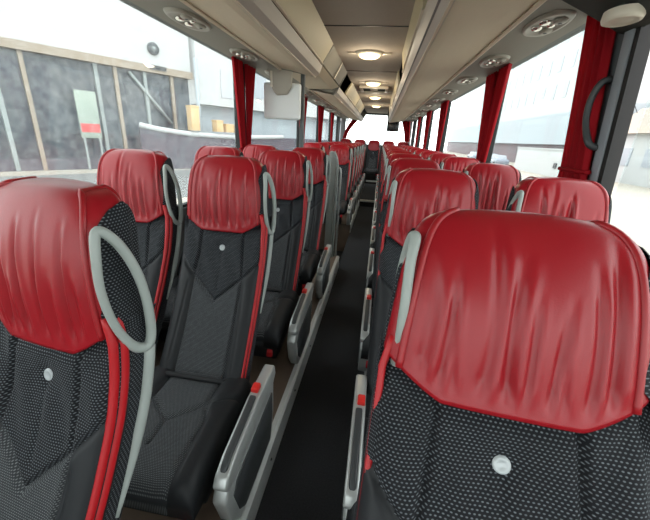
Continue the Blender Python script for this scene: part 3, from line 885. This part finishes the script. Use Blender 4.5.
for r, d in ((.34, .05), (.34, -.10), (.26, -.14), (.1, -.15), (0, -.15)):
    for k in range(n): V.append((r * math.cos(2 * pi * k / n), d, r * math.sin(2 * pi * k / n)))
mesh_obj('lamp_body', V, grid_faces(5, n, True), M['pillar'], dc)
V = []
for r, d in ((.12, -.13), (.11, -.18), (0, -.19)):
    for k in range(n): V.append((r * math.cos(2 * pi * k / n), d, r * math.sin(2 * pi * k / n)))
mesh_obj('lamp_lens', V, grid_faces(3, n, True), M['mullion'], dc)
pl = hb('name_plate', 5.45, 6.45, 4.62, 4.86, M['dkplastic'], -.42, -.34)

# right side: pale office block with rows of windows, low shops, sheds, cars
ob = empty('office_block', (24, 40, GZ), 'large pale office block with rows of windows seen through the right windows', 'building')
box('block_wall', (0, 0, 7.2), (14, 95, 22), M['render'], ob)
box('cladding_band', (-.6, 0, 3.2), (13, 95, 7.2), M['paleblue'], ob)
box('shopfront', (.2, 0, 0), (13, 95, 3.2), M['shop'], ob)
for r in range(3):
    for k in range(16):
        y = 4 + k * 3.4
        box('window', (-.06, y, 9.3 + r * 3.6), (.05, y + 1.1, 11.3 + r * 3.6), M['winpale'], ob)
gw = empty('white_gate_wall', (17, 31, GZ), 'blank white gate wall outside the right window', 'wall')
box('gate_panel', (0, 0, 0), (.3, 16, 2.5), M['render'], gw); box('gate_cap', (-.1, -.1, 2.5), (.4, 16.1, 2.62), M['render'], gw)
box('gate_latch', (-.12, 5.4, .8), (0, 5.9, 1.3), M['pillar'], gw)
vl = empty('pale_villa', (22, 23, GZ), 'pale low house with tan roof beyond the forecourt at far right', 'building')
box('house_wall', (0, 0, 0), (9, 15, 4.2), M['render'], vl)
prism('house_roof', [(-.6, 4.2), (9.6, 4.2), (8, 6.6), (2, 6.6)], 'y', -.6, 15.6, M['rooftan'], vl)
box('upper_floor', (2.5, 6, 6.2), (8, 13, 8.2), M['paleblue'], vl)
for k in range(4): box('window', (-.06, 1.5 + k * 3.4, 1.5), (.05, 3.3 + k * 3.4, 3.0), M['winpale'], vl)
def car(x, y, m, label):
    r = empty('parked_car', (x, y, GZ), label, 'car', 'parked cars outside')
    prism('car_body', [(-2.1, .3), (-2.15, .7), (-2.0, .9), (-1.2, .98), (1.3, .98), (2.0, .85), (2.1, .5), (2.05, .3)], 'x', -.85, .85, m, r, bevel=.08)
    prism('car_cabin', [(-1.4, .95), (-.8, 1.42), (.7, 1.42), (1.35, .95)], 'x', -.75, .75, M['winpale'], r, bevel=.06)
    for yy in (-1.3, 1.3):
        for e in (-1, 1):
            V, F = tube_geo([(e * .78 - .1, yy, .32), (e * .78 + .1, yy, .32)], .32, 16); mesh_obj('wheel', V, F, M['black'], r)
for i, (x, y, m, lab) in enumerate(((16.5, 52, M['cargrey'], 'grey car parked just beyond the white gate wall'), (17.5, 59, M['carred'], 'red car parked before the shops'),
                                     (17, 66, M['cargrey'], 'farther grey car parked before the shops'))): car(x, y, m, lab)
# overhead wire with a dark insulator
wr = empty('overhead_wire', (8, 14, 0), 'thin overhead wire with a dark insulator outside the right window', 'wire')
tube('wire_strand', [(-.9, 2.0, 8.2), (-.35, 1.0, 5.05), (.35, -.4, 2.6)], .012, M['pillar'], wr, 6)
tube('insulator', [(-.39, 1.07, 5.28), (-.31, .92, 4.80)], .05, M['dkplastic'], wr, 10)

# ------------------------------------------------------------------ light, sky, camera
w = bpy.data.worlds.new('overcast_sky'); scene.world = w; w.use_nodes = True
bg = w.node_tree.nodes['Background']; bg.inputs['Color'].default_value = (1.0, .995, .985, 1); bg.inputs['Strength'].default_value = 4.1
for y in (3.55, 5.22, 6.85, 8.5):
    l = bpy.data.lights.new('ceiling_lamp_light', 'POINT'); l.energy = 4; l.color = (1, .85, .62); l.shadow_soft_size = .06
    o = bpy.data.objects.new('ceiling_lamp_light', l); COL.objects.link(o); o.location = (-.185, y, CE - .12)

yaw, pit, rol, FPX = .1372, .3533, .0564, 333.08
f = np.array([-math.sin(yaw) * math.cos(pit), math.cos(yaw) * math.cos(pit), -math.sin(pit)])
r = np.array([math.cos(yaw), math.sin(yaw), 0]); u = np.cross(r, f)
r2 = math.cos(rol) * r + math.sin(rol) * u; u2 = -math.sin(rol) * r + math.cos(rol) * u
cam = bpy.data.cameras.new('camera'); co = bpy.data.objects.new('camera', cam); COL.objects.link(co)
cam.sensor_fit = 'HORIZONTAL'; cam.sensor_width = 36; cam.lens = FPX / 650 * 36; cam.clip_start = .02; cam.clip_end = 500
co.matrix_world = Matrix([[r2[0], u2[0], -f[0], 0], [r2[1], u2[1], -f[1], 0], [r2[2], u2[2], -f[2], 1.30], [0, 0, 0, 1]])
scene.camera = co

scene.view_settings.view_transform = 'Standard'; scene.view_settings.look = 'None'; scene.view_settings.gamma = 1
scene.view_settings.use_curve_mapping = False; scene.view_settings.exposure = 0.
cy = scene.cycles
cy.max_bounces = 10; cy.diffuse_bounces = 5; cy.glossy_bounces = 4; cy.transparent_max_bounces = 24; cy.transmission_bounces = 6
cy.sample_clamp_indirect = 8; cy.use_denoising = True
try: cy.denoiser = 'OPENIMAGEDENOISE'
except Exception: pass
